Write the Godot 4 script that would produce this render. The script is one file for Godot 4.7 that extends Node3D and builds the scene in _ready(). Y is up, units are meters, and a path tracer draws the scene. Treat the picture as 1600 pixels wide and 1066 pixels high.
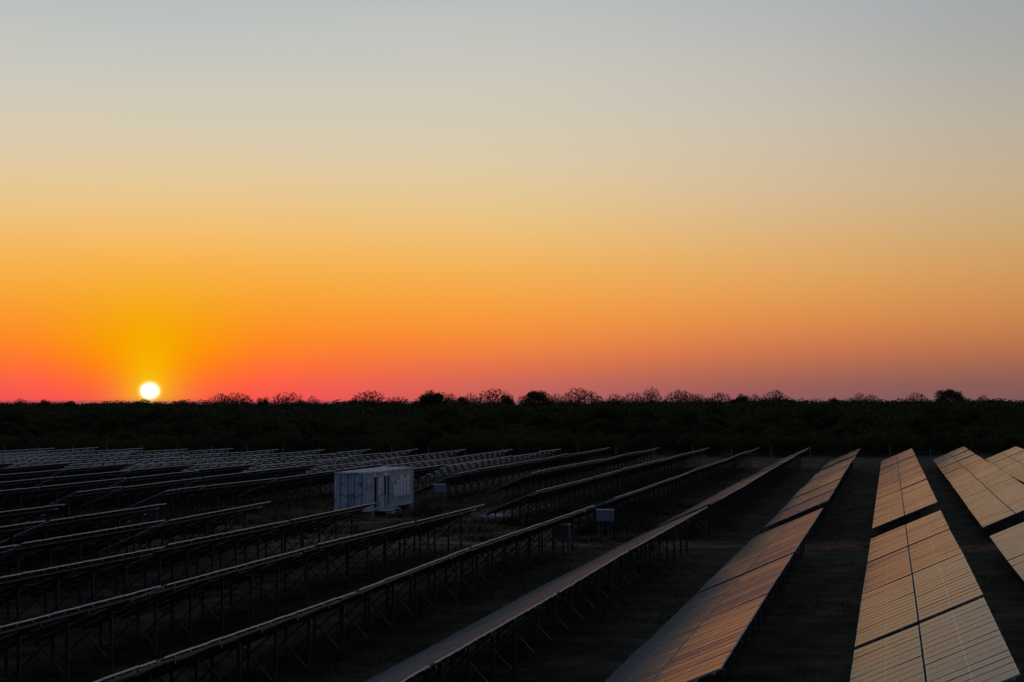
extends Node3D
# A solar field at sunset. Rows run along -Z, x to the side away from the sun, y up, metres.

const TILT := 23.5                 # tilt of the tables in degrees
const HIGH := 2.4                  # height of a table's upper edge
const ROW_PITCH := 6.13
const FIRST_ROW := 14.85           # x of the upper edge of row 0
const SUN_AZ := -21.05             # degrees from -Z, positive towards +x
const SUN_EL := 0.31
const CAM_H := 8.0
const YAW := 10.74

var used := {}
var mat := {}
var rng := RandomNumberGenerator.new()
var ground_noise := FastNoiseLite.new()
var cos_t := cos(deg_to_rad(TILT))
var sin_t := sin(deg_to_rad(TILT))
var mid_h := 0.0


# ------------------------------------------------------------------ mesh helper
class Shape:
	var p := PackedVector3Array()
	var n := PackedVector3Array()
	var uv := PackedVector2Array()

	func tri(a: Vector3, b: Vector3, c: Vector3, na: Vector3, nb: Vector3, nc: Vector3) -> void:
		p.append(a); p.append(c); p.append(b)
		n.append(na); n.append(nc); n.append(nb)
		uv.append(Vector2.ZERO); uv.append(Vector2.ZERO); uv.append(Vector2.ZERO)

	# corners run counter-clockwise seen from outside
	func quad(a: Vector3, b: Vector3, c: Vector3, d: Vector3) -> void:
		var m := (b - a).cross(c - a).normalized()
		p.append(a); p.append(c); p.append(b); p.append(a); p.append(d); p.append(c)
		for k in 6:
			n.append(m)
		uv.append(Vector2(0, 1)); uv.append(Vector2(1, 0)); uv.append(Vector2(1, 1))
		uv.append(Vector2(0, 1)); uv.append(Vector2(0, 0)); uv.append(Vector2(1, 0))

	func box(x: Transform3D, s: Vector3) -> void:
		var h := s * 0.5
		var c: Array[Vector3] = []
		for k in 8:
			c.append(x * Vector3(h.x if k & 1 else -h.x, h.y if k & 2 else -h.y, h.z if k & 4 else -h.z))
		quad(c[4], c[5], c[7], c[6])
		quad(c[1], c[0], c[2], c[3])
		quad(c[5], c[1], c[3], c[7])
		quad(c[0], c[4], c[6], c[2])
		quad(c[6], c[7], c[3], c[2])
		quad(c[0], c[1], c[5], c[4])

	func at(centre: Vector3, s: Vector3) -> void:
		box(Transform3D(Basis.IDENTITY, centre), s)

	# a beam of section w x h between two points
	func bar(a: Vector3, b: Vector3, w: float, h: float, side := Vector3(0, 0, 1)) -> void:
		var d := (b - a).normalized()
		var s := (side - d * side.dot(d)).normalized()
		box(Transform3D(Basis(s, d.cross(s), d), (a + b) * 0.5), Vector3(w, h, a.distance_to(b)))

	func tube(a: Vector3, b: Vector3, ra: float, rb: float, sides := 6) -> void:
		var d := (b - a).normalized()
		var s := d.cross(Vector3.RIGHT if absf(d.x) < 0.8 else Vector3.UP).normalized()
		var t := d.cross(s)
		for k in sides:
			var k0 := TAU * k / sides
			var k1 := TAU * (k + 1) / sides
			var n0 := s * cos(k0) + t * sin(k0)
			var n1 := s * cos(k1) + t * sin(k1)
			tri(a + n0 * ra, a + n1 * ra, b + n1 * rb, n0, n1, n1)
			tri(a + n0 * ra, b + n1 * rb, b + n0 * rb, n0, n1, n0)

	func pipe(points: Array, r: float, sides := 6) -> void:
		for k in points.size() - 1:
			tube(points[k], points[k + 1], r, r, sides)

	func into(m: ArrayMesh, material: Material) -> ArrayMesh:
		var a := []
		a.resize(Mesh.ARRAY_MAX)
		a[Mesh.ARRAY_VERTEX] = p
		a[Mesh.ARRAY_NORMAL] = n
		a[Mesh.ARRAY_TEX_UV] = uv
		m.add_surface_from_arrays(Mesh.PRIMITIVE_TRIANGLES, a)
		m.surface_set_material(m.get_surface_count() - 1, material)
		return m

	func mesh(material: Material) -> ArrayMesh:
		return into(ArrayMesh.new(), material)


# ------------------------------------------------------------------ node helpers
func numbered(called: String) -> String:
	used[called] = used.get(called, -1) + 1
	return called if used[called] == 0 else "%s_%03d" % [called, used[called]]

func part(parent: Node3D, called: String, m: Mesh, x := Transform3D.IDENTITY) -> MeshInstance3D:
	var o := MeshInstance3D.new()
	o.name = called
	o.mesh = m
	o.transform = x
	parent.add_child(o, true)
	return o

func thing(called: String, label: String, category: String, where: Vector3, turn := 0.0, group := "") -> Node3D:
	var o := Node3D.new()
	o.name = numbered(called)
	add_child(o)
	o.position = where
	o.rotation.y = turn
	o.set_meta("label", label)
	o.set_meta("category", category)
	if group:
		o.set_meta("group", group)
	return o

func structure(called: String, m: Mesh, label: String) -> MeshInstance3D:
	var o := part(self, called, m)
	o.set_meta("kind", "structure")
	o.set_meta("label", label)
	return o

func height(x: float, t: float) -> float:
	var g := 0.2 * smoothstep(3.0, 9.0, x) - 0.3 * smoothstep(-25.0, -60.0, x)
	return g + 0.13 * ground_noise.get_noise_2d(x * 0.7, t)

func ground_at(x: float, t: float) -> Vector3:
	return Vector3(x, height(x, t), -t)

# a point given by its distance along the view and its offset across it, on the ground
func across(side: float, depth: float) -> Vector2:
	var s := sin(deg_to_rad(YAW))
	var c := cos(deg_to_rad(YAW))
	return Vector2(side * c - depth * s, side * s + depth * c)   # x, t


# ------------------------------------------------------------------ sky
func rgb(r: int, g: int, b: int) -> Color:
	return Color8(r, g, b)

func column(keys: Array) -> Gradient:
	var g := Gradient.new()
	g.interpolation_mode = Gradient.GRADIENT_INTERPOLATE_CUBIC
	var off := PackedFloat32Array()
	var col := PackedColorArray()
	for k in keys:
		off.append(sqrt(k[0] / 90.0))
		col.append(k[1])
	g.offsets = off
	g.colors = col
	return g

func sky_image() -> Image:
	# colours of a clear evening sky by elevation, for several azimuths away from the sun
	var up := [[16.0, rgb(152, 167, 180)], [25.0, rgb(115, 133, 153)], [45.0, rgb(78, 96, 119)], [90.0, rgb(62, 78, 100)]]
	var near := [[0.0, rgb(246, 84, 74)], [0.5, rgb(253, 112, 36)], [1.0, rgb(252, 140, 8)], [1.6, rgb(249, 155, 0)], [2.34, rgb(246, 163, 12)], [3.26, rgb(247, 172, 48)], [4.18, rgb(247, 182, 82)],
		[4.95, rgb(243, 191, 112)], [6.02, rgb(232, 201, 148)], [7.87, rgb(213, 203, 180)], [9.7, rgb(200, 201, 193)], [11.5, rgb(180, 188, 191)]] + up
	var a1 := [[0.0, rgb(246, 80, 78)], [0.45, rgb(253, 99, 58)], [0.95, rgb(255, 122, 28)], [1.6, rgb(252, 146, 12)], [2.34, rgb(249, 159, 26)], [3.26, rgb(247, 171, 52)], [4.18, rgb(247, 182, 84)],
		[4.95, rgb(243, 191, 113)], [6.02, rgb(232, 201, 149)], [7.87, rgb(213, 203, 180)], [9.7, rgb(200, 201, 193)], [11.5, rgb(181, 188, 191)]] + up
	var a3 := [[0.0, rgb(240, 80, 84)], [0.4, rgb(250, 92, 74)], [0.9, rgb(255, 109, 57)], [1.6, rgb(254, 133, 38)], [2.34, rgb(251, 151, 42)], [3.26, rgb(248, 169, 59)], [4.18, rgb(246, 182, 87)],
		[4.95, rgb(241, 191, 114)], [6.02, rgb(231, 201, 150)], [7.87, rgb(213, 203, 180)], [9.7, rgb(200, 201, 193)], [11.5, rgb(183, 189, 191)]] + up
	var a10 := [[0.0, rgb(178, 94, 97)], [0.5, rgb(202, 102, 88)], [1.05, rgb(224, 115, 74)], [1.6, rgb(240, 133, 64)], [2.34, rgb(245, 151, 61)], [3.26, rgb(244, 168, 75)], [4.18, rgb(241, 182, 98)],
		[4.95, rgb(236, 192, 122)], [6.02, rgb(227, 200, 152)], [7.87, rgb(212, 202, 181)], [9.7, rgb(200, 199, 191)], [11.5, rgb(187, 190, 190)]] + up
	var a17 := [[0.0, rgb(138, 91, 98)], [0.5, rgb(160, 96, 88)], [1.05, rgb(187, 109, 80)], [1.6, rgb(210, 123, 76)], [2.34, rgb(225, 143, 76)], [3.26, rgb(228, 161, 87)], [4.18, rgb(226, 174, 108)],
		[6.02, rgb(215, 188, 150)], [7.87, rgb(203, 193, 174)], [9.7, rgb(191, 189, 182)], [11.5, rgb(174, 180, 184)]] + up
	var a24 := [[0.0, rgb(122, 87, 94)], [0.5, rgb(138, 92, 86)], [1.05, rgb(163, 102, 80)], [1.6, rgb(186, 116, 76)], [2.34, rgb(204, 133, 79)], [3.26, rgb(210, 149, 87)], [4.18, rgb(208, 162, 104)],
		[6.02, rgb(199, 176, 141)], [7.87, rgb(185, 177, 160)], [9.7, rgb(173, 172, 167)], [11.5, rgb(158, 165, 170)]] + up
	var a50 := [[0.0, rgb(98, 78, 88)], [1.5, rgb(130, 94, 82)], [3.0, rgb(148, 114, 92)], [6.0, rgb(148, 134, 124)], [11.5, rgb(130, 138, 148)], [25.0, rgb(100, 115, 135)], [45.0, rgb(74, 91, 114)], [90.0, rgb(62, 78, 100)]]
	var a90 := [[0.0, rgb(72, 68, 84)], [3.0, rgb(92, 84, 92)], [6.0, rgb(98, 94, 105)], [11.5, rgb(93, 100, 117)], [25.0, rgb(79, 95, 117)], [45.0, rgb(68, 84, 108)], [90.0, rgb(62, 78, 100)]]
	var a180 := [[0.0, rgb(54, 60, 79)], [3.0, rgb(66, 69, 88)], [8.0, rgb(80, 79, 99)], [14.0, rgb(72, 83, 107)], [25.0, rgb(65, 81, 107)], [45.0, rgb(62, 79, 104)], [90.0, rgb(62, 78, 100)]]
	var at := [0.0, 1.6, 3.5, 10.4, 17.5, 24.4, 50.0, 90.0, 180.0]
	var cols := [column(near), column(a1), column(a3), column(a10), column(a17), column(a24), column(a50), column(a90), column(a180)]
	var w := 528                                             # 512 round the horizon and 8 more at each end, cut off after widening
	var h := 2048
	# weights across the azimuth, once for every column of pixels
	var data := PackedFloat32Array()
	data.resize(w * h * 3)
	var seg := PackedInt32Array()
	var frac := PackedFloat32Array()
	for x in w:
		var az := (x - 8 + 0.5) / 512.0 * 360.0
		var a := absf(wrapf(az - SUN_AZ, -180.0, 180.0))
		var k := 0
		while k < 7 and a > at[k + 1]:
			k += 1
		seg.append(k)
		frac.append(clampf((a - at[k]) / (at[k + 1] - at[k]), 0.0, 1.0))
	for y in h:
		var el := 90.0 - (y + 0.5) / h * 180.0
		var c: Array[Vector3] = []
		for g in cols:
			# averaged over a little height, so that no key shows as a band
			var sum := Vector3.ZERO
			for k in 7:
				var q: Color = g.sample(sqrt(clampf(maxf(el, 0.0) * (0.82 + 0.06 * k) / 90.0, 0.0, 1.0))).srgb_to_linear()
				sum += Vector3(q.r, q.g, q.b) / 7.0
			c.append(sum)
		for x in w:
			var k := seg[x]
			var f := frac[x]
			# Hermite between the columns with slopes by azimuth distance
			var m0: Vector3 = Vector3.ZERO if k == 0 else (c[k + 1] - c[k - 1]) / (at[k + 1] - at[k - 1]) * (at[k + 1] - at[k])
			var m1: Vector3 = Vector3.ZERO if k == 7 else (c[k + 2] - c[k]) / (at[k + 2] - at[k]) * (at[k + 1] - at[k])
			var f2 := f * f
			var f3 := f2 * f
			var v: Vector3 = c[k] * (2 * f3 - 3 * f2 + 1) + m0 * (f3 - 2 * f2 + f) + c[k + 1] * (3 * f2 - 2 * f3) + m1 * (f3 - f2)
			var o := (y * w + x) * 3
			data[o] = maxf(v.x, 0.0)
			data[o + 1] = maxf(v.y, 0.0)
			data[o + 2] = maxf(v.z, 0.0)
	var im := Image.create_from_data(w, h, false, Image.FORMAT_RGBF, data.to_byte_array())
	im.resize(528 * 8, 2048, Image.INTERPOLATE_CUBIC)
	im = im.get_region(Rect2i(64, 0, 4096, 2048))
	# the glow of the air round the sun and its disc, flattened by refraction
	var glow := Color8(243, 208, 0).srgb_to_linear()
	var per := 360.0 / 4096.0
	var cx := int((1.0 + SUN_AZ / 360.0) * 4096)
	var cy := int((90.0 - SUN_EL) / 180.0 * 2048)
	for y in range(cy - 90, 1024):
		for x in range(cx - 90, cx + 91):
			var dx := ((x + 0.5) * per - 360.0) - SUN_AZ
			var dy := (90.0 - (y + 0.5) * per) - SUN_EL
			var low := 1.6 if dy < 0.0 else 0.6
			var r := sqrt(dx * dx + dy * dy * low * low)
			var k := 0.92 * exp(-pow(r / 0.66, 1.2))
			var q := im.get_pixel(x, y)
			q = q.lerp(glow, k)
			# the disc: a smooth profile that passes white at its rim, so that the rim stays round between the pixels
			var rho := (dx * dx) / (0.222 * 0.222) + (dy * dy) / (0.182 * 0.182)
			var disc := exp(2.8 * (1.0 - rho))
			im.set_pixel(x, y, q + Color(1.0, 0.9, 0.75) * disc)
	return im


# ------------------------------------------------------------------ materials
func plain(c: Color, rough: float, metal := 0.0, spec := 0.5) -> StandardMaterial3D:
	var m := StandardMaterial3D.new()
	m.albedo_color = c.linear_to_srgb()
	m.roughness = rough
	m.metallic = metal
	m.metallic_specular = spec
	return m

func noise_picture(seed_: int, freq: float, stops: Array, size := 512, octaves := 5) -> ImageTexture:
	var nz := FastNoiseLite.new()
	nz.seed = seed_
	nz.frequency = freq
	nz.fractal_octaves = octaves
	var im := nz.get_seamless_image(size, size)
	var g := Gradient.new()
	var off := PackedFloat32Array()
	var col := PackedColorArray()
	for s in stops:
		off.append(s[0])
		col.append(Color(s[1]).linear_to_srgb())
	g.offsets = off
	g.colors = col
	var lut: Array[Color] = []
	for k in 256:
		lut.append(g.sample(k / 255.0))
	var out := Image.create(size, size, true, Image.FORMAT_RGB8)
	var d := im.get_data()
	for y in size:
		for x in size:
			out.set_pixel(x, y, lut[d[y * size + x]])
	return ImageTexture.create_from_image(out)

func triplanar(m: StandardMaterial3D, tex: Texture2D, per_metre: float, world := true) -> StandardMaterial3D:
	m.albedo_texture = tex
	m.uv1_triplanar = true
	m.uv1_world_triplanar = world
	m.uv1_scale = Vector3.ONE * per_metre
	return m

func cell_picture() -> ImageTexture:
	# flat print of a module: cells of polycrystalline silicon, thin white gaps and busbars; long side up
	var w := 192
	var h := 384
	var im := Image.create(w, h, true, Image.FORMAT_RGB8)
	var r := RandomNumberGenerator.new()
	r.seed = 5
	var tone := {}
	for y in h:
		for x in w:
			var cx := (x - 4) * 6.0 / (w - 8)
			var cy := (y - 6) * 12.0 / (h - 12)
			var c := Color(0.30, 0.31, 0.32)
			if cx >= 0 and cx < 6 and cy >= 0 and cy < 12:
				var fx := cx - floorf(cx)
				var fy := cy - floorf(cy)
				if absf(cy - 6.0) < 0.10:
					c = Color(0.42, 0.42, 0.42)
				elif fx > 0.03 and fx < 0.97 and fy > 0.03 and fy < 0.97:
					var key := int(cx) * 20 + int(cy)
					if not tone.has(key):
						tone[key] = r.randf_range(0.8, 1.2)
					var s: float = tone[key]
					c = Color(0.022 * s, 0.024 * s, 0.034 * s)
					if absf(fx - 0.33) < 0.02 or absf(fx - 0.67) < 0.02:
						c = Color(0.16, 0.16, 0.17)
			im.set_pixel(x, y, c.linear_to_srgb())
	return ImageTexture.create_from_image(im)

func make_materials() -> void:
	var glass := plain(Color(1, 1, 1), 0.13, 0.0, 0.08)
	glass.rim_enabled = true                                 # dust on the glass
	glass.rim = 0.5
	glass.rim_tint = 0.0
	glass.albedo_texture = cell_picture()
	mat.glass = glass
	mat.alu = plain(Color(0.42, 0.43, 0.45), 0.5, 0.8)
	mat.alu_top_dimmed = plain(Color(0.16, 0.16, 0.165), 0.6, 0.5)  # same frame aluminium; the dimmer reflection of its top faces is in the colour
	mat.backsheet = plain(Color(0.05, 0.05, 0.053), 0.7)
	var steel := plain(Color(1, 1, 1), 0.5, 0.75)
	mat.steel = triplanar(steel, noise_picture(21, 0.02, [[0.25, Color(0.09, 0.092, 0.094)], [0.75, Color(0.18, 0.183, 0.186)]], 256), 1.2)
	mat.galvanised = plain(Color(0.33, 0.335, 0.35), 0.5, 0.7)
	var soil := plain(Color(1, 1, 1), 0.95, 0.0, 0.2)
	mat.soil = triplanar(soil, noise_picture(3, 0.006, [[0.25, Color(0.018, 0.013, 0.007)], [0.42, Color(0.044, 0.031, 0.015)], [0.58, Color(0.060, 0.043, 0.020)], [0.75, Color(0.105, 0.074, 0.036)]], 1024, 7), 0.05)
	var laterite := plain(Color(1, 1, 1), 0.95, 0.0, 0.2)
	mat.laterite = triplanar(laterite, noise_picture(9, 0.01, [[0.2, Color(0.075, 0.036, 0.018)], [0.5, Color(0.18, 0.078, 0.034)], [0.8, Color(0.25, 0.12, 0.058)]], 512, 6), 0.11)
	mat.white = triplanar(plain(Color(1, 1, 1), 0.45), noise_picture(31, 0.008, [[0.22, Color(0.36, 0.37, 0.39)], [0.45, Color(0.56, 0.59, 0.63)], [0.75, Color(0.66, 0.69, 0.73)]], 512, 6), 0.25)
	mat.door = triplanar(plain(Color(1, 1, 1), 0.5), noise_picture(33, 0.01, [[0.22, Color(0.34, 0.38, 0.42)], [0.5, Color(0.54, 0.60, 0.64)], [0.8, Color(0.62, 0.67, 0.70)]], 256, 6), 0.3)
	mat.dark = plain(Color(0.03, 0.03, 0.033), 0.6)
	mat.plate = plain(Color(0.16, 0.18, 0.2), 0.5)
	mat.vent = plain(Color(0.78, 0.78, 0.79), 0.5)
	mat.concrete = plain(Color(0.22, 0.21, 0.20), 0.9)
	mat.box = plain(Color(0.20, 0.235, 0.26), 0.6)
	mat.aluminium = plain(Color(0.62, 0.63, 0.65), 0.45, 0.6)
	mat.bark = plain(Color(0.055, 0.045, 0.038), 0.9)
	mat.bare_bark = plain(Color(0.075, 0.064, 0.055), 0.9)
	var leaf := plain(Color(0.084, 0.078, 0.028), 1.0, 0.0, 0.1)
	mat.leaf = leaf
	mat.olive = plain(Color(0.100, 0.086, 0.032), 1.0, 0.0, 0.1)
	mat.dry = plain(Color(0.105, 0.080, 0.044), 1.0, 0.0, 0.1)
	mat.straw = plain(Color(0.125, 0.095, 0.050), 0.85, 0.0, 0.2)


# ------------------------------------------------------------------ tables
# place on the table's plane: s up the slope from its middle, d above the glass, z along the row
func on_plane(s: float, d: float, z: float) -> Vector3:
	return Vector3(s * cos_t - d * sin_t, mid_h + s * sin_t + d * cos_t, z)

func plane_basis() -> Basis:
	return Basis(Vector3(cos_t, sin_t, 0), Vector3(-sin_t, cos_t, 0), Vector3(0, 0, 1))

func module_shapes(glass: Shape, frame: Shape, back: Shape, x: Transform3D, rim: Shape) -> void:
	# long side along local x (up the slope), 1.96 by 0.985 m
	var a := 0.98
	var b := 0.484
	var r := 0.011
	var th := 0.038
	var o: Array[Vector3] = []
	var i: Array[Vector3] = []
	var g: Array[Vector3] = []
	var u: Array[Vector3] = []
	for c in [Vector2(-1, 1), Vector2(1, 1), Vector2(1, -1), Vector2(-1, -1)]:
		o.append(x * Vector3(c.x * a, 0, c.y * b))
		i.append(x * Vector3(c.x * (a - r), 0, c.y * (b - r)))
		g.append(x * Vector3(c.x * (a - r), -0.003, c.y * (b - r)))
		u.append(x * Vector3(c.x * a, -th, c.y * b))
	for k in 4:
		var k1 := (k + 1) % 4
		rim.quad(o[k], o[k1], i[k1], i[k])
		frame.quad(u[k], u[k1], o[k1], o[k])
	# uv: v along the slope
	glass.quad(g[1], g[2], g[3], g[0])
	back.quad(u[3], u[2], u[1], u[0])

func module_mesh() -> ArrayMesh:
	var g := Shape.new()
	var f := Shape.new()
	var b := Shape.new()
	var rim := Shape.new()
	module_shapes(g, f, b, Transform3D.IDENTITY, rim)
	return rim.into(b.into(f.into(g.mesh(mat.glass), mat.alu), mat.backsheet), mat.alu_top_dimmed)

func jitter(r: RandomNumberGenerator, k: float) -> Basis:
	return Basis(Vector3(0, 0, 1), deg_to_rad(r.randfn(0, k))) * Basis(Vector3(1, 0, 0), deg_to_rad(r.randfn(0, k)))

func post_top(x: float) -> float:
	return mid_h + x * sin_t / cos_t - 0.20 / cos_t

func frame_shapes() -> Dictionary:
	# pieces of one support: two posts, a rafter and two braces, across the row
	var d := {}
	var s := Shape.new()
	s.bar(Vector3(0.86, -0.6, 0), Vector3(0.86, post_top(0.86), 0), 0.06, 0.09)
	d.post_a = s
	s = Shape.new()
	s.bar(Vector3(-0.98, -0.6, 0), Vector3(-0.98, post_top(-0.98), 0), 0.06, 0.09)
	d.post_b = s
	s = Shape.new()
	s.bar(on_plane(-1.78, -0.155, 0), on_plane(1.55, -0.155, 0), 0.05, 0.10)
	d.rafter = s
	s = Shape.new()
	s.bar(Vector3(0.84, 0.28, 0.05), Vector3(-0.2, post_top(-0.2) + 0.06, 0.05), 0.045, 0.045)
	d.brace_a = s
	s = Shape.new()
	s.bar(Vector3(-0.95, 0.12, -0.05), Vector3(0.78, post_top(0.78) - 0.06, -0.05), 0.045, 0.045)
	d.brace_b = s
	return d

# modules: how many along the row; near: modules one by one; bare: no modules yet
func make_table(modules: int, near: bool, bare: bool, seed_: int) -> Node3D:
	var r := RandomNumberGenerator.new()
	r.seed = seed_
	var root := Node3D.new()
	var long := float(modules)
	if not bare:
		if near:
			for j in 2:
				for i in modules:
					var x := Transform3D(plane_basis() * jitter(r, 0.2), on_plane(1.0 if j else -1.0, r.randfn(0, 0.002), i - (modules - 1) * 0.5))
					part(root, "solar_module", module_main, x)
		else:
			for j in 2:
				var g := Shape.new()
				var f := Shape.new()
				var b := Shape.new()
				var rim := Shape.new()
				for i in modules:
					module_shapes(g, f, b, Transform3D(plane_basis() * jitter(r, 0.2), on_plane(1.0 if j else -1.0, r.randfn(0, 0.002), i - (modules - 1) * 0.5)), rim)
				var o := part(root, "module_row", rim.into(b.into(f.into(g.mesh(mat.glass), mat.alu), mat.backsheet), mat.alu_top_dimmed))
				o.set_meta("kind", "stuff")
		# clamps at the upper edge, one at each joint between modules
		var cl := Shape.new()
		for i in modules + 1:
			cl.box(Transform3D(plane_basis(), on_plane(1.82, -0.06, i - modules * 0.5 + r.randfn(0, 0.03))), Vector3(0.06, 0.04, 0.05))
		part(root, "clamp", cl.mesh(mat.alu)).set_meta("kind", "stuff")
	for s in ([-1.75, -1.05, -0.35, 0.35, 1.05, 1.75] if bare else [-1.42, -0.52, 0.52, 1.36]):
		var p := Shape.new()
		p.box(Transform3D(plane_basis(), on_plane(s, -0.072, 0)), Vector3(0.05, 0.066, long + 0.3))
		part(root, "purlin", p.mesh(mat.galvanised if bare else mat.steel))
	var supports := 5 if modules > 8 else 3
	var step := 3.2 if modules > 8 else 2.9
	for k in supports:
		var z := (k - (supports - 1) * 0.5) * step
		var x := Transform3D(Basis.IDENTITY, Vector3(0, 0, z))
		if near:
			var o := Node3D.new()
			o.name = "support_frame"
			o.transform = x
			root.add_child(o, true)
			part(o, "post", support.post_a)
			part(o, "post", support.post_b)
			part(o, "rafter", support.rafter)
			part(o, "brace", support.brace_a)
			part(o, "brace", support.brace_b)
		else:
			part(root, "support_frame", support.whole, x)
	return root

var module_main: ArrayMesh
var support := {}

func ordinal(k: int) -> String:
	return ["", "first", "second", "third", "fourth", "fifth", "sixth", "seventh", "eighth", "ninth", "tenth", "eleventh", "twelfth", "thirteenth"][k]

func screen(x: float, y: float, t: float) -> Vector2:
	# only to leave out tables that lie outside the picture
	var s := sin(deg_to_rad(YAW))
	var c := cos(deg_to_rad(YAW))
	var depth := -x * s + t * c
	return Vector2(800.0 + 3111.0 * (x * c + t * s) / depth, 627.0 + 3111.0 * (CAM_H - y) / depth)

func build_tables() -> void:
	module_main = module_mesh()
	var d := frame_shapes()
	var whole := Shape.new()
	for k in d:
		support[k] = d[k].mesh(mat.steel)
		whole.p.append_array(d[k].p)
		whole.n.append_array(d[k].n)
		whole.uv.append_array(d[k].uv)
	support.whole = whole.mesh(mat.steel)
	var protos := {}
	for v in 3:
		protos["near%d" % v] = make_table(16, true, false, 100 + v)
		protos["far%d" % v] = make_table(16, false, false, 200 + v)
	protos.half = make_table(8, false, false, 300)
	protos.bare = make_table(16, false, true, 400)
	protos.barehalf = make_table(8, false, true, 401)
	rng.seed = 77
	for i in 21:
		var xh := FIRST_ROW - ROW_PITCH * i
		var list := []                                       # [start, modules, block, count from the track]
		for k in 5:
			if k == 0 and i <= 3:
				continue
			list.append([25.5 + 16.5 * k, 16, 0, 5 - k])
		var first := 115.3
		var n := 8
		if i >= 6:
			n = 7
			first = 123.5
		if i >= 7 and i <= 9:
			n = 5
			first = 156.3
		var t0 := first
		var c := 1
		if i >= 6:
			list.append([t0, 8, 1, c])
			t0 += 8.2
			c += 1
		for k in n:
			list.append([t0 + 16.4 * k, 16, 1, c + k])
		for e in list:
			var t: float = e[0]
			var length: float = float(e[1])
			var j := [rng.randi_range(0, 2), rng.randfn(0, 0.03), rng.randfn(0, 0.25), rng.randfn(0, 0.12)]
			if i == 4 and e[2] == 0:
				j = [j[0], 0.0, j[2] * 0.2, 0.0]
			var seen := false
			for q in [t, t + length]:
				for w in [xh, xh - 3.6]:
					var s := screen(w, HIGH if w == xh else 0.8, q)
					if s.x > -90 and s.x < 1690 and s.y < 1190:
						seen = true
			# a table that crosses the frame's edge with both ends outside
			var m := screen(xh, HIGH, t + length * 0.5)
			seen = seen or (m.x > -60 and m.x < 1660 and m.y < 1100)
			if not seen or t < 20:
				continue
			var bare: bool = i >= 9 and t > 172.0
			var proto: Node3D
			var near: bool = e[2] == 0
			if e[1] == 8:
				proto = protos.barehalf if bare else protos.half
			elif bare:
				proto = protos.bare
			else:
				proto = protos[("near%d" if near else "far%d") % j[0]]
			var o: Node3D = proto.duplicate()
			o.name = numbered("bare_table" if bare else "solar_table")
			add_child(o)
			var xm := xh - 1.98 * cos_t
			var y0 := height(xm, t)
			var y1 := height(xm, t + length)
			o.position = Vector3(xm, (y0 + y1) * 0.5 + j[1], -(t + length * 0.5))
			o.rotation = Vector3(atan2(y1 - y0, length) + deg_to_rad(j[3]), 0, deg_to_rad(j[2]))
			var row := "%s row from container %s sun" % [ordinal(9 - i if i <= 8 else i - 8), "away from" if i <= 8 else "towards"]
			var place := "%s %s track" % [ordinal(e[3]), "before" if near else "beyond"]
			var look := "bare steel table without modules" if bare else ("solar table showing its glass" if i <= 4 else "solar table seen from behind")
			o.set_meta("label", "%s, %s, %s" % [look, place, row])
			o.set_meta("category", "solar table")
			o.set_meta("group", "bare steel tables" if bare else "solar tables in rows")
	for k in protos:
		protos[k].free()


# ------------------------------------------------------------------ ground
func sheet(xs: PackedFloat32Array, ts: PackedFloat32Array, lift: float, material: Material, only_track := false) -> ArrayMesh:
	var s := Shape.new()
	var nx := xs.size()
	var pts := PackedVector3Array()
	for t in ts:
		for x in xs:
			pts.append(Vector3(x, height(x, t) + lift, -t))
	for b in ts.size() - 1:
		for a in nx - 1:
			if only_track and not on_track((xs[a] + xs[a + 1]) * 0.5, (ts[b] + ts[b + 1]) * 0.5):
				continue
			s.quad(pts[b * nx + a], pts[b * nx + a + 1], pts[(b + 1) * nx + a + 1], pts[(b + 1) * nx + a])
	return s.mesh(material)

func spread(lo: float, hi: float, step: float, outer: Array) -> PackedFloat32Array:
	var v := PackedFloat32Array()
	for k in range(outer.size() - 1, -1, -1):
		v.append(lo - outer[k])
	var n := int(ceil((hi - lo) / step))
	for k in n + 1:
		v.append(lo + (hi - lo) * k / n)
	for k in outer:
		v.append(hi + k)
	return v

var wob := FastNoiseLite.new()

func on_track(x: float, t: float) -> bool:
	var lo := 109.3 + 1.6 * wob.get_noise_2d(x, 0.0)
	var hi := 114.6 + 1.6 * wob.get_noise_2d(x, 90.0)
	if x < -19.0:
		hi += 6.5
	if x < -22.0 and x > -46.0:
		hi = 155.0 + 2.5 * wob.get_noise_2d(x, 50.0)
	return t > lo and t < hi and wob.get_noise_2d(x * 1.7, t * 1.7) > -0.22

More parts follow.
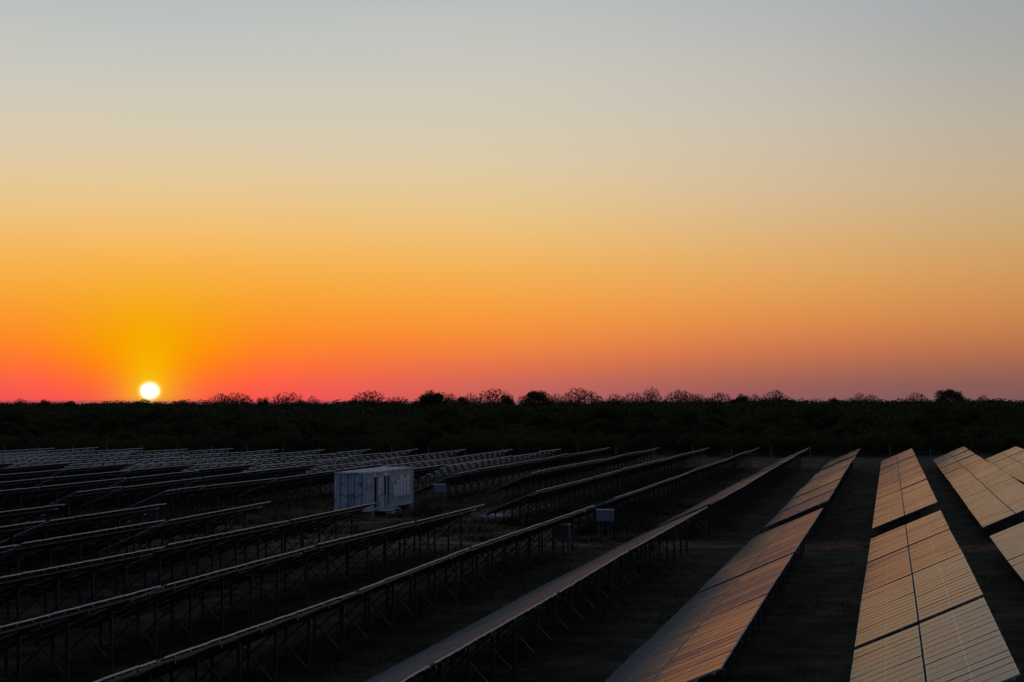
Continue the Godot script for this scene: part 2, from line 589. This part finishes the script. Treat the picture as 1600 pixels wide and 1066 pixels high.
func build_ground() -> void:
	var far := [30.0, 90.0, 250.0, 700.0, 2000.0, 6000.0]
	structure("ground", sheet(spread(-150, 60, 2.5, far), spread(-10, 330, 2.5, far), 0.0, mat.soil), "dark bare soil with dry grass under the solar tables")
	wob.seed = 12
	wob.frequency = 0.09
	structure("track", sheet(spread(-110, 34, 0.6, []), spread(107, 158, 0.6, []), 0.02, mat.laterite, true), "reddish earth service track crossing the solar field")
	# dry grass
	var tuft := Shape.new()
	rng.seed = 8
	for k in 9:
		var a := rng.randf() * TAU
		var b := Vector3(rng.randfn(0, 0.08), 0, rng.randfn(0, 0.08))
		var tip := b + Vector3(cos(a) * 0.16, rng.randf_range(0.08, 0.20), sin(a) * 0.16)
		var w := Vector3(-sin(a), 0, cos(a)) * 0.012
		var m := (w * 2.0).cross(tip - b + w).normalized()
		tuft.tri(b - w, b + w, tip, m, m, m)
	var places: Array[Transform3D] = []
	var clump := FastNoiseLite.new()
	clump.seed = 44
	clump.frequency = 0.05
	while places.size() < 26000:
		var t := rng.randf_range(45, 262)
		var x := rng.randf_range(-0.46 * t - 6, 0.09 * t + 4)
		if clump.get_noise_2d(x, t) < rng.randf_range(-0.25, 0.35):
			continue
		var z := rng.randf_range(0.6, 1.5)
		places.append(Transform3D(Basis(Vector3.UP, rng.randf() * TAU).scaled(Vector3(z, z * rng.randf_range(0.6, 1.2), z)), ground_at(x, t) - Vector3(0, 0.02, 0)))
	while places.size() < 31000:
		var t := rng.randf_range(112, 157)
		var x := rng.randf_range(-62, -14)
		if (absf(x + 37.1) < 2.2 and absf(t - 141.1) < 7.0) or (absf(x + 27.2) < 2.0 and t > 130.0):
			continue
		if clump.get_noise_2d(x * 2.5 + 300.0, t * 2.5) < rng.randf_range(-0.05, 0.3):
			continue
		var z := rng.randf_range(1.4, 3.0)
		places.append(Transform3D(Basis(Vector3.UP, rng.randf() * TAU).scaled(Vector3(z * 1.4, z * rng.randf_range(0.7, 1.2), z * 1.4)), ground_at(x, t) - Vector3(0, 0.02, 0)))
	scatter("dry_grass", tuft.mesh(mat.straw), places, "thin dry grass growing between the solar tables", "grass")

func scatter(called: String, m: Mesh, places: Array[Transform3D], label: String, category: String) -> void:
	var mm := MultiMesh.new()
	mm.transform_format = MultiMesh.TRANSFORM_3D
	mm.mesh = m
	mm.instance_count = places.size()
	for k in places.size():
		mm.set_instance_transform(k, places[k])
	var o := MultiMeshInstance3D.new()
	o.name = called
	o.multimesh = mm
	add_child(o)
	o.set_meta("kind", "stuff")
	o.set_meta("label", label)
	o.set_meta("category", category)


# ------------------------------------------------------------------ trees
func leaf_cloud(s: Shape, r: RandomNumberGenerator, centre: Vector3, radius: Vector3, count: int, size: float) -> void:
	for k in count:
		var d := Vector3(r.randfn(), r.randfn(), r.randfn()).normalized()
		var q := centre + d * radius * pow(r.randf(), 0.28)
		var n := (d + Vector3(r.randfn(), r.randfn(), r.randfn()) * 0.6).normalized()
		var a := n.cross(Vector3(r.randfn(), r.randfn(), r.randfn())).normalized() * size * r.randf_range(0.6, 1.3)
		var b := n.cross(a) * r.randf_range(0.45, 0.8)
		s.tri(q - a, q + a, q + b, n, n, n)
		s.tri(q - a, q - b, q + a, n, n, n)

func evergreen(seed_: int) -> Dictionary:
	var r := RandomNumberGenerator.new()
	r.seed = seed_
	var crown := Shape.new()
	var trunk := Shape.new()
	trunk.tube(Vector3(0, -0.4, 0), Vector3(0.1, 2.2, 0), 0.42, 0.3, 8)
	# one crown about 8 m wide and 10 m high
	for k in 20:
		var a := r.randf() * TAU
		var d := sqrt(r.randf()) * 3.2
		var c := Vector3(cos(a) * d, 8.35 - d * d * 0.19 + r.randfn(0, 0.35), sin(a) * d)
		var rad := r.randf_range(0.7, 1.6)
		leaf_cloud(crown, r, c, Vector3(rad, rad * 0.75, rad), 340, 0.13)
		trunk.tube(Vector3(0.1, 2.1, 0), Vector3(c.x * 0.55, lerpf(2.2, c.y, 0.6), c.z * 0.55), 0.16, 0.09, 5)
		trunk.tube(Vector3(c.x * 0.55, lerpf(2.2, c.y, 0.6), c.z * 0.55), c, 0.09, 0.03, 4)
	for k in 10:
		var a := r.randf() * TAU
		leaf_cloud(crown, r, Vector3(cos(a) * 2.3, r.randf_range(4.2, 6.3), sin(a) * 2.3), Vector3(1.4, 1.1, 1.4), 170, 0.2)
	return {"trunk": trunk.mesh(mat.bark), "crown": crown.mesh(mat.leaf)}

# A leafless tree: twig ends are spread through a dome, each joined to the nearest wood nearer the trunk; limbs thicken with what they carry.
func bare(seed_: int) -> Dictionary:
	var r := RandomNumberGenerator.new()
	r.seed = seed_
	var trunk := Shape.new()
	trunk.tube(Vector3(0, -0.4, 0), Vector3(0.05, 1.4, 0), 0.55, 0.42, 8)
	trunk.tube(Vector3(0.05, 1.4, 0), Vector3(0, 3.2, 0.05), 0.42, 0.34, 8)
	var root := Vector3(0, 3.1, 0)
	var ends: Array[Vector3] = []
	var lump := FastNoiseLite.new()
	lump.seed = seed_
	lump.frequency = 0.2
	while ends.size() < 900:
		var d := Vector3(r.randfn(), r.randfn(), r.randfn()).normalized()
		if d.y < 0.02:
			continue
		var k := pow(r.randf(), 0.32) * (0.97 + 0.16 * lump.get_noise_3dv(d * 5.0))
		ends.append(Vector3(d.x * 4.0, 5.9 + d.y * 4.1, d.z * 4.0) * Vector3(k, 1, k) - Vector3(0, d.y * 4.1 * (1.0 - k), 0))
	ends.sort_custom(func(a: Vector3, b: Vector3) -> bool: return a.distance_squared_to(root) < b.distance_squared_to(root))
	var at: Array[Vector3] = [root]
	var up := PackedInt32Array([-1])
	for e in ends:
		var best := 0
		var least := 1e9
		for k in at.size():
			var w := at[k].distance_to(e) + 0.22 * at[k].distance_to(root)
			if w < least:
				least = w
				best = k
		# a bend on the way keeps the branch from being a ruled line
		var mid := at[best].lerp(e, 0.5) + Vector3(r.randfn(), r.randfn() + 0.4, r.randfn()) * 0.07 * at[best].distance_to(e)
		at.append(mid)
		up.append(best)
		at.append(e)
		up.append(at.size() - 2)
	var area := PackedFloat32Array()
	area.resize(at.size())
	var thick := PackedFloat32Array()
	thick.resize(at.size())
	for k in range(at.size() - 1, 0, -1):
		thick[k] = maxf(pow(area[k], 1.0 / 2.3), 0.027)
		area[up[k]] += pow(thick[k], 2.3)
	thick[0] = 0.34
	var crown := Shape.new()
	for k in range(1, at.size()):
		crown.tube(at[up[k]], at[k], minf(thick[up[k]], thick[k] * 1.35), thick[k], 5 if thick[k] > 0.09 else 3)
		if thick[k] < 0.0275:
			for j in 2:
				crown.tube(at[k], at[k] + ((at[k] - root).normalized() + Vector3(r.randfn(), r.randfn(), r.randfn()) * 0.6).normalized() * r.randf_range(0.15, 0.34), 0.024, 0.016, 3)
	return {"trunk": trunk.mesh(mat.bare_bark), "crown": crown.mesh(mat.bare_bark), "high": 9.7, "wide": 4.1}

func build_trees() -> void:
	var ev := []
	for k in 3:
		ev.append(evergreen(60 + k))
	var br := []
	for k in 5:
		br.append(bare(80 + k))
	# skyline trees: offset across the view from its middle in metres at their distance, distance, height, width, kind, label
	var list := [
		[32, 625, 17, "b", "tiny bare tree on skyline at the sunward end of the bush"],
		[68, 627, 34, "e", "low wide evergreen on skyline, second tree from its sunward end"],
		[110, 628, 26, "e", "low rounded evergreen between the low wide evergreen and the sun"],
		[192, 629, 24, "e", "small low evergreen just before the setting sun"],
		[285, 627, 9, "b", "small spiky bare tree just past the setting sun"],
		[345, 618, 40, "b", "bare tree with open crown, first big one past the sun"],
		[372, 616, 46, "b", "bare tree with ragged crown joined to the first big bare tree"],
		[411, 623, 20, "e", "small round evergreen between two big bare trees"],
		[450, 616, 52, "b", "bare domed tree next to the small round evergreen"],
		[489, 622, 26, "b", "low bare tree on the slope of the bare domed tree"],
		[576, 614, 58, "b", "wide bare domed tree standing alone above the white container"],
		[621, 622, 34, "b", "low bare tree between the wide domed tree and large evergreen"],
		[674, 613, 62, "e", "large dense evergreen with a smaller lobe beyond the container"],
		[704, 617, 18, "b", "thin bare tree touching the large dense evergreen"],
		[722, 621, 28, "e", "small dense evergreen beside the thin bare tree"],
		[736, 617, 16, "b", "narrow bare tree behind the small dense evergreen"],
		[770, 611, 56, "b", "tall bare tree between the two large evergreens"],
		[792, 619, 28, "e", "low evergreen under the tall bare tree's flank"],
		[838, 612, 56, "e", "large dense evergreen with a flat double top"],
		[870, 618, 16, "b", "narrow bare tree beside the flat double-topped evergreen"],
		[907, 609, 56, "b", "tallest wide bare domed tree on the skyline"],
		[935, 622, 20, "b", "low bare tree at the foot of the tallest domed tree"],
		[963, 618, 36, "b", "bare tree opening a long fuzzy run of bare crowns"],
		[990, 616, 34, "b", "bare tree in the middle of the fuzzy run of crowns"],
		[1018, 609, 32, "b", "tall narrow bare tree rising from the fuzzy run of crowns"],
		[1064, 612, 54, "b", "broad bare tree following the tall narrow one"],
		[1092, 618, 30, "b", "low bare tree on the shoulder of the broad bare tree"],
		[1124, 616, 44, "b", "fuzzy bare tree before the lone dense evergreen"],
		[1157, 618, 38, "e", "dense rounded evergreen standing between fuzzy bare trees"],
		[1181, 618, 20, "b", "thin bare tree just past the dense rounded evergreen"],
		[1211, 613, 42, "b", "bare pointed tree ending the long run of crowns"],
		[1238, 625, 22, "e", "tiny evergreen after the bare pointed tree"],
		[1274, 625, 30, "b", "very low bare crown barely above the bush"],
		[1304, 623, 18, "e", "little evergreen tuft above the bush before the twin bare trees"],
		[1343, 617, 26, "b", "first of twin bare trees beyond the glass tables"],
		[1363, 619, 28, "b", "second of twin bare trees beyond the glass tables"],
		[1432, 616, 38, "b", "bare tree between the twin bare trees and big evergreen"],
		[1485, 610, 52, "e", "big dense evergreen standing highest beyond the glass tables"],
		[1536, 620, 13, "b", "small bare tree on a thin stem past big evergreen"],
		[1562, 625, 24, "b", "low bare crown, last one past the big evergreen"],
	]
	rng.seed = 15
	for k in list.size():
		var e: Array = list[k]
		var depth := 430.0 + 14.0 * sin(k * 2.4)
		var per := depth / 3111.0
		var q := across((e[0] - 800.0) * per, depth)
		var tall: float = CAM_H + (629.5 - e[1]) * per
		var wide: float = maxf(e[2], 24.0) * per
		var base := Vector3(q.x, height(q.x, q.y), -q.y)
		var o := thing("evergreen_tree" if e[3] == "e" else "bare_tree", e[4], "tree", base, rng.randf() * TAU, "trees along the skyline")
		if e[3] == "e":
			var m: Dictionary = ev[rng.randi_range(0, 2)]
			o.scale = Vector3(wide / 6.9, (tall - base.y) / 9.2, wide / 6.9)
			part(o, "trunk", m.trunk)
			part(o, "crown", m.crown)
		else:
			var m: Dictionary = br[rng.randi_range(0, 4)]
			var sx: float = wide * 1.38 / (m.wide * 2.0)
			o.scale = Vector3(sx, (tall - base.y) / m.high, sx)
			part(o, "trunk", m.trunk)
			part(o, "crown", m.crown)
	# the bush in front of and under them: one mass
	var kinds := [["dark_bush", mat.leaf, "dense dark green bush closing off the far side of field"], ["olive_bush", mat.olive, "olive green bush mixed into the dark bush beyond field"], ["dry_bush", mat.dry, "dry brownish scrub mixed into the dark bush beyond field"]]
	var lump := FastNoiseLite.new()
	lump.seed = 19
	lump.frequency = 0.035
	for v in 3:
		var s := Shape.new()
		rng.seed = 500 + v
		for k in 9:
			var a := rng.randf() * TAU
			var d := sqrt(rng.randf()) * 1.7
			leaf_cloud(s, rng, Vector3(cos(a) * d, rng.randf_range(1.2, 3.4) - 0.25 * d, sin(a) * d), Vector3(1.1, 0.85, 1.1), 260, 0.105)
		for k in 4:
			s.tube(Vector3(0, -0.3, 0), Vector3(rng.randfn(0, 0.9), 2.4, rng.randfn(0, 0.9)), 0.07, 0.03, 4)
		var places: Array[Transform3D] = []
		for k in [1400, 800, 400][v]:
			var f := rng.randf()
			var depth := lerpf(292.0, 500.0, f)
			var side := rng.randf_range(-0.32, 0.32) * depth
			var q := across(side, depth)
			if q.y < 268:
				continue
			# shrubs near the field, taller growth behind; the canopy reaches about eye height
			var low := 0.8 + 0.1 * smoothstep(-100.0, 40.0, side)
			var tall := lerpf(3.4, 7.7 + low, smoothstep(0.0, 0.6, f)) * rng.randf_range(0.86, 1.03)
			tall *= 1.0 + 0.13 * lump.get_noise_2d(side, depth * 0.4) + 0.012 * smoothstep(-30.0, 10.0, side)
			var z := tall / 4.2
			places.append(Transform3D(Basis(Vector3.UP, rng.randf() * TAU).scaled(Vector3(z * rng.randf_range(0.9, 1.5), z, z * rng.randf_range(0.9, 1.5))), Vector3(q.x, height(q.x, q.y), -q.y)))
		scatter(kinds[v][0], s.mesh(kinds[v][1]), places, kinds[v][2], "bush")
	rng.seed = 640
	for v in 2:
		var places: Array[Transform3D] = []
		for k in 75:
			var depth := lerpf(300.0, 425.0, rng.randf())
			var side := rng.randf_range(-0.3, 0.3) * depth
			var q := across(side, depth)
			if q.y < 272:
				continue
			var z := rng.randf_range(0.62, 0.84) if depth > 330 else rng.randf_range(0.42, 0.66)
			places.append(Transform3D(Basis(Vector3.UP, rng.randf() * TAU).scaled(Vector3(z * rng.randf_range(0.9, 1.5), z, z * rng.randf_range(0.9, 1.5))), Vector3(q.x, height(q.x, q.y), -q.y)))
		scatter(["woodland", "woodland_growth"][v], ev[v].crown, places, ["rounded dark tree crowns rising out of the bush beyond field", "flat dark tree crowns rising out of the bush beyond field"][v], "woodland")
	# single dark shrubs in the clearing round the container
	var n := 0
	for e in [[-41.6, 113.6, 1.5, 1.0, "dark low shrub by the track in front of the container"], [-29.6, 127.0, 0.8, 1.1, "dark shrub beside the steps of the container"]]:
		var o := thing("shrub", e[4], "shrub", ground_at(e[0], e[1]), 0.7 * n)
		var s := Shape.new()
		rng.seed = 900 + n
		for k in 7:
			leaf_cloud(s, rng, Vector3(rng.randfn(0, 0.45), rng.randf_range(0.4, 1.1), rng.randfn(0, 0.45)), Vector3(0.5, 0.42, 0.5), 160, 0.07)
		part(o, "foliage", s.mesh(mat.leaf), Transform3D(Basis.from_scale(Vector3(e[2], e[3], e[2])), Vector3.ZERO))
		var st := Shape.new()
		for k in 4:
			st.tube(Vector3(0, -0.1, 0), Vector3(rng.randfn(0, 0.4), 0.8, rng.randfn(0, 0.4)), 0.03, 0.012, 4)
		part(o, "stem", st.mesh(mat.bark))
		n += 1


# ------------------------------------------------------------------ things in the field
func build_container() -> void:
	var base := ground_at(-36.9, 141.1)
	var c := thing("shipping_container", "white shipping container with open side doorways in a clearing among solar tables", "container", base, -0.026)
	var b := 0.42                                  # underside above the ground
	var h := 2.75
	var hx := 1.22
	var hz := 6.1
	var s := Shape.new()
	for z in [-5.2, 0.0, 5.2]:
		s.at(Vector3(0, b * 0.5 - 0.15, z), Vector3(2.7, b + 0.26, 0.7))
	part(c, "footing", s.mesh(mat.concrete))
	for x in [-1, 1]:
		for z in [-1, 1]:
			s = Shape.new()
			s.at(Vector3(x * (hx - 0.07), b + h * 0.5, z * (hz - 0.07)), Vector3(0.15, h, 0.15))
			s.at(Vector3(x * (hx - 0.075), b + 0.06, z * (hz - 0.08)), Vector3(0.17, 0.125, 0.18))
			s.at(Vector3(x * (hx - 0.075), b + h - 0.055, z * (hz - 0.08)), Vector3(0.17, 0.125, 0.18))
			part(c, "corner_post", s.mesh(mat.white))
	s = Shape.new()
	for x in [-1, 1]:
		s.at(Vector3(x * (hx - 0.06), b + 0.09, 0), Vector3(0.1, 0.16, hz * 2 - 0.3))
		s.at(Vector3(x * (hx - 0.06), b + h - 0.06, 0), Vector3(0.09, 0.1, hz * 2 - 0.3))
	for z in [-1, 1]:
		s.at(Vector3(0, b + 0.09, z * (hz - 0.08)), Vector3(hx * 2 - 0.3, 0.17, 0.11))
		s.at(Vector3(0, b + h - 0.07, z * (hz - 0.08)), Vector3(hx * 2 - 0.3, 0.13, 0.11))
	part(c, "rail", s.mesh(mat.white))
	s = Shape.new()
	s.at(Vector3(0, b + 0.03, 0), Vector3(hx * 2 - 0.2, 0.05, hz * 2 - 0.2))
	part(c, "floor", s.mesh(mat.dark))
	# roof of shallow corrugations
	s = Shape.new()
	s.at(Vector3(0, b + h - 0.045, 0), Vector3(hx * 2 - 0.25, 0.03, hz * 2 - 0.3))
	for k in 26:
		s.at(Vector3(0, b + h - 0.022, -hz + 0.4 + k * 0.452), Vector3(hx * 2 - 0.4, 0.018, 0.2))
	part(c, "roof", s.mesh(mat.white))
	# corrugated walls; the wall facing +x has doorways between z values
	var holes := [[3.7, 4.6], [1.35, 2.10], [0.50, 1.25]]
	for x in [-1, 1]:
		s = Shape.new()
		var z := -hz + 0.16
		var k := 0
		while z < hz - 0.16:
			var w := minf(0.139, hz - 0.15 - z)
			var open := false
			if x > 0:
				for q in holes:
					if z + w * 0.5 > q[0] - 0.02 and z + w * 0.5 < q[1] + 0.02:
						open = true
			var dx := 0.036 if k % 2 == 0 else 0.0
			if open:
				s.at(Vector3(x * (hx - 0.075), b + h - 0.22, z + w * 0.5), Vector3(0.03, 0.24, w))
			else:
				s.at(Vector3(x * (hx - 0.055 - dx), b + h * 0.5, z + w * 0.5), Vector3(0.02 if k % 2 == 0 else 0.025, h - 0.2, w + 0.004))
				s.at(Vector3(x * (hx - 0.073), b + h * 0.5, z + w), Vector3(0.045, h - 0.21, 0.012))
			z += 0.139
			k += 1
		part(c, "side_wall", s.mesh(mat.white))
	s = Shape.new()
	s.at(Vector3(0, b + h * 0.5, -hz + 0.06), Vector3(hx * 2 - 0.28, h - 0.2, 0.04))
	part(c, "end_wall", s.mesh(mat.white))
	# doorway frames
	for q in holes:
		s = Shape.new()
		for e in [q[0], q[1]]:
			s.at(Vector3(hx - 0.02, b + 1.24, e), Vector3(0.08, 2.24, 0.06))
		s.at(Vector3(hx - 0.02, b + 2.39, (q[0] + q[1]) * 0.5), Vector3(0.08, 0.06, q[1] - q[0] + 0.06))
		part(c, "doorway_frame", s.mesh(mat.vent))
	# plain door leaf folded back against the wall between the doorways
	s = Shape.new()
	s.at(Vector3(hx + 0.03, b + 1.25, 2.9), Vector3(0.05, 2.2, 1.42))
	var leaf := part(c, "door_leaf", s.mesh(mat.door))
	s = Shape.new()
	s.at(Vector3(hx + 0.075, b + 1.15, 2.32), Vector3(0.04, 0.16, 0.05))
	part(leaf, "handle", s.mesh(mat.plate))
	# shallow stepped cabinets on the rest of that wall
	var stepz := [-0.75, -1.55, -2.4, -3.35, -4.3]
	var steph := [0.85, 1.2, 1.5, 1.3, 1.45]
	for k in 5:
		s = Shape.new()
		var top: float = b + 0.75 + steph[k]
		s.at(Vector3(hx + 0.03, (b + 0.72 + top) * 0.5, stepz[k]), Vector3(0.09, steph[k], 0.72))
		for j in int(steph[k] / 0.11):
			s.box(Transform3D(Basis(Vector3(0, 0, 1), 0.5), Vector3(hx + 0.085, b + 0.80 + j * 0.11, stepz[k])), Vector3(0.035, 0.012, 0.6))
		part(c, "vent_cover", s.mesh(mat.vent))
	# end doors, facing +z
	for x in [-1, 1]:
		s = Shape.new()
		s.at(Vector3(x * 0.545, b + h * 0.5, hz - 0.05), Vector3(1.06, h - 0.34, 0.05))
		for j in 4:
			s.at(Vector3(x * 0.545, b + 0.5 + j * 0.585, hz - 0.018), Vector3(0.92, 0.40, 0.02))
		var d := part(c, "door", s.mesh(mat.door))
		for j in [0.22, 0.78]:
			s = Shape.new()
			s.tube(Vector3(x * j, b + 0.16, hz + 0.03), Vector3(x * j, b + h - 0.13, hz + 0.03), 0.02, 0.02, 6)
			for y in [0.3, 1.1, 1.9, 2.5]:
				s.at(Vector3(x * j, b + y, hz + 0.01), Vector3(0.09, 0.06, 0.05))
			part(d, "locking_bar", s.mesh(mat.steel))
			s = Shape.new()
			s.at(Vector3(x * j - x * 0.16, b + 1.18, hz + 0.05), Vector3(0.36, 0.04, 0.025))
			part(d, "handle", s.mesh(mat.steel))
		for j in 4:
			s = Shape.new()
			s.at(Vector3(x * 1.075, b + 0.4 + j * 0.65, hz - 0.01), Vector3(0.1, 0.12, 0.06))
			part(d, "hinge", s.mesh(mat.white))
	for e in [[0.56, 1.98, 0.38, 0.09], [0.66, 1.84, 0.22, 0.06], [-0.5, 1.72, 0.1, 0.07], [0.4, 1.02, 0.3, 0.05], [-0.42, 1.0, 0.26, 0.05]]:
		s = Shape.new()
		s.at(Vector3(e[0], b + e[1], hz + 0.0), Vector3(e[2], e[3], 0.008))
		part(c, "data_plate", s.mesh(mat.plate))
	# steps and landing with bent white handrails along the doorways
	var st := thing("access_steps", "white steel steps with bent handrails at the container's side doorways", "steps", base + Vector3(hx + 0.03, 0, 2.5))
	s = Shape.new()
	s.at(Vector3(0.42, 0.40, 0.1), Vector3(0.74, 0.05, 3.9))
	for z in [-2.1, 0.0, 2.1]:
		s.at(Vector3(0.74, 0.17, z * 0.9), Vector3(0.06, 0.42, 0.06))
	part(st, "landing", s.mesh(mat.white))
	for k in 2:
		s = Shape.new()
		s.at(Vector3(0.93 + 0.27 * k, 0.26 - 0.14 * k, 0.9), Vector3(0.26, 0.04, 1.5))
		part(st, "step", s.mesh(mat.white))
	for z in [-1.0, 1.75]:
		for y in [0.0, 0.5]:
			s = Shape.new()
			s.pipe([Vector3(0.12, 0.4, z - y), Vector3(0.12, 1.38, z - y), Vector3(0.18, 1.48, z - y), Vector3(0.28, 1.52, z - y), Vector3(0.36, 1.48, z - y), Vector3(0.44, 1.34, z - y), Vector3(0.62, 0.42, z - y)], 0.038, 8)
			part(st, "handrail", s.mesh(mat.white))

func build_boxes() -> void:
	for e in [[-16.1, 113.6, 0.95, 0.62, "pale combiner cabinet on legs at the first table beyond the track"], [-34.9, 153.4, 0.92, 0.6, "pale combiner cabinet on legs just past the container"],
			[-17.6, 107.2, 0.9, 0.7, "combiner cabinet on legs tucked under the last table before the track"], [1.15, 113.0, 0.9, 0.6, "combiner cabinet half hidden in the gap between glass tables"]]:
		var o := thing("combiner_cabinet", e[4], "cabinet", ground_at(e[0], e[1]), 0.0, "combiner cabinets along the track")
		var w: float = e[2]
		var hh: float = e[3]
		var y := (1.45 if e[1] < 114.0 and e[1] > 110.0 else (0.95 if e[1] < 110.0 else 1.25)) if e[0] < 0 else 0.75
		var s := Shape.new()
		s.at(Vector3(0, y, 0), Vector3(w, hh, 0.3))
		part(o, "housing", s.mesh(mat.box))
		s = Shape.new()
		s.at(Vector3(0, y, 0.165), Vector3(w - 0.06, hh - 0.06, 0.025))
		var d := part(o, "door", s.mesh(mat.box))
		s = Shape.new()
		s.at(Vector3(w * 0.4, y, 0.19), Vector3(0.03, 0.12, 0.03))
		part(d, "handle", s.mesh(mat.dark))
		s = Shape.new()
		s.box(Transform3D(Basis(Vector3(1, 0, 0), 0.12), Vector3(0, y + hh * 0.5 + 0.03, 0.02)), Vector3(w + 0.1, 0.02, 0.44))
		part(o, "rain_hood", s.mesh(mat.box))
		for x in [-1, 1]:
			s = Shape.new()
			s.at(Vector3(x * w * 0.4, (y - hh * 0.5) * 0.5 - 0.15, -0.05), Vector3(0.06, y - hh * 0.5 + 0.3, 0.06))
			part(o, "leg", s.mesh(mat.steel))
	# loose steel sections lying on the ground
	var n := 0
	for e in [[-26.9, 135.5, "heap of galvanised rails lying on ground beside the container clearing"], [-27.8, 150.5, "low heap of galvanised rails farther along the clearing"]]:
		var o := thing("rail_heap", e[2], "steel rails", ground_at(e[0], e[1]), 0.5 + 0.4 * n)
		rng.seed = 70 + n
		for k in 16:
			var s := Shape.new()
			s.at(Vector3.ZERO, Vector3(rng.randf_range(1.2, 2.0), 0.05, 0.07))
			var x := Transform3D(Basis(Vector3.UP, rng.randfn(0.0, 0.35)) * Basis(Vector3(0, 0, 1), rng.randfn(0, 0.03)), Vector3(rng.randfn(0, 0.15), 0.045 + 0.052 * (k / 4), -0.45 + 0.3 * (k % 4) + rng.randfn(0, 0.05)))
			part(o, "rail", s.mesh(mat.aluminium), x)
		n += 1

func build_fence() -> void:
	var f := thing("wire_fence", "wire fence on thin posts along the far end of rows", "fence", ground_at(-45, 257))
	var t := 257.0
	var post := Shape.new()
	post.bar(Vector3(0, -0.5, 0), Vector3(0, 2.1, 0), 0.09, 0.09)
	post.bar(Vector3(0, 2.1, 0), Vector3(0, 2.4, 0.22), 0.07, 0.07, Vector3(1, 0, 0))
	var pm := post.mesh(mat.concrete)
	var spots: Array[Vector3] = []
	var x := -125.0
	while x < 32.0:
		var q := ground_at(x, t) - f.position
		spots.append(q)
		part(f, "post", pm, Transform3D(Basis.IDENTITY, q))
		x += 5.0
	for y in [0.3, 0.75, 1.2, 1.65, 2.05]:
		var s := Shape.new()
		for k in spots.size() - 1:
			s.tube(spots[k] + Vector3(0, y, 0.055), spots[k + 1] + Vector3(0, y, 0.055), 0.004, 0.004, 3)
		part(f, "wire", s.mesh(mat.steel))


func _ready() -> void:
	# camera
	var cam := Camera3D.new()
	cam.name = "camera"
	add_child(cam)
	cam.fov = 19.44
	cam.near = 0.1
	cam.far = 9000.0
	cam.position = Vector3(0, CAM_H, 0)
	cam.rotation_degrees = Vector3(1.75, YAW, 0)
	cam.current = true
	# sky
	var env := Environment.new()
	env.background_mode = Environment.BG_SKY
	var sm := PanoramaSkyMaterial.new()
	sm.panorama = ImageTexture.create_from_image(sky_image())
	var sky := Sky.new()
	sky.sky_material = sm
	env.sky = sky
	env.background_energy_multiplier = 1.0
	env.tonemap_mode = Environment.TONE_MAPPER_LINEAR
	env.tonemap_exposure = 1.0
	env.sdfgi_enabled = true
	env.ssao_enabled = true
	env.ssil_enabled = true
	var we := WorldEnvironment.new()
	we.name = "world_environment"
	we.environment = env
	add_child(we)
	# the setting sun, at the tree tops
	var sun := DirectionalLight3D.new()
	sun.name = "sun"
	sun.light_energy = 0.6
	sun.light_color = Color(1.0, 0.55, 0.25)
	sun.light_angular_distance = 0.5
	sun.shadow_enabled = true
	add_child(sun)
	var az := deg_to_rad(SUN_AZ)
	var el := deg_to_rad(SUN_EL)
	var to_sun := Vector3(sin(az) * cos(el), sin(el), -cos(az) * cos(el))
	sun.look_at_from_position(to_sun * 100.0, Vector3.ZERO, Vector3.UP)

	mid_h = HIGH - 1.98 * sin_t
	ground_noise.seed = 4
	ground_noise.frequency = 0.02
	make_materials()
	build_ground()
	build_trees()
	build_tables()
	build_container()
	build_boxes()
	build_fence()
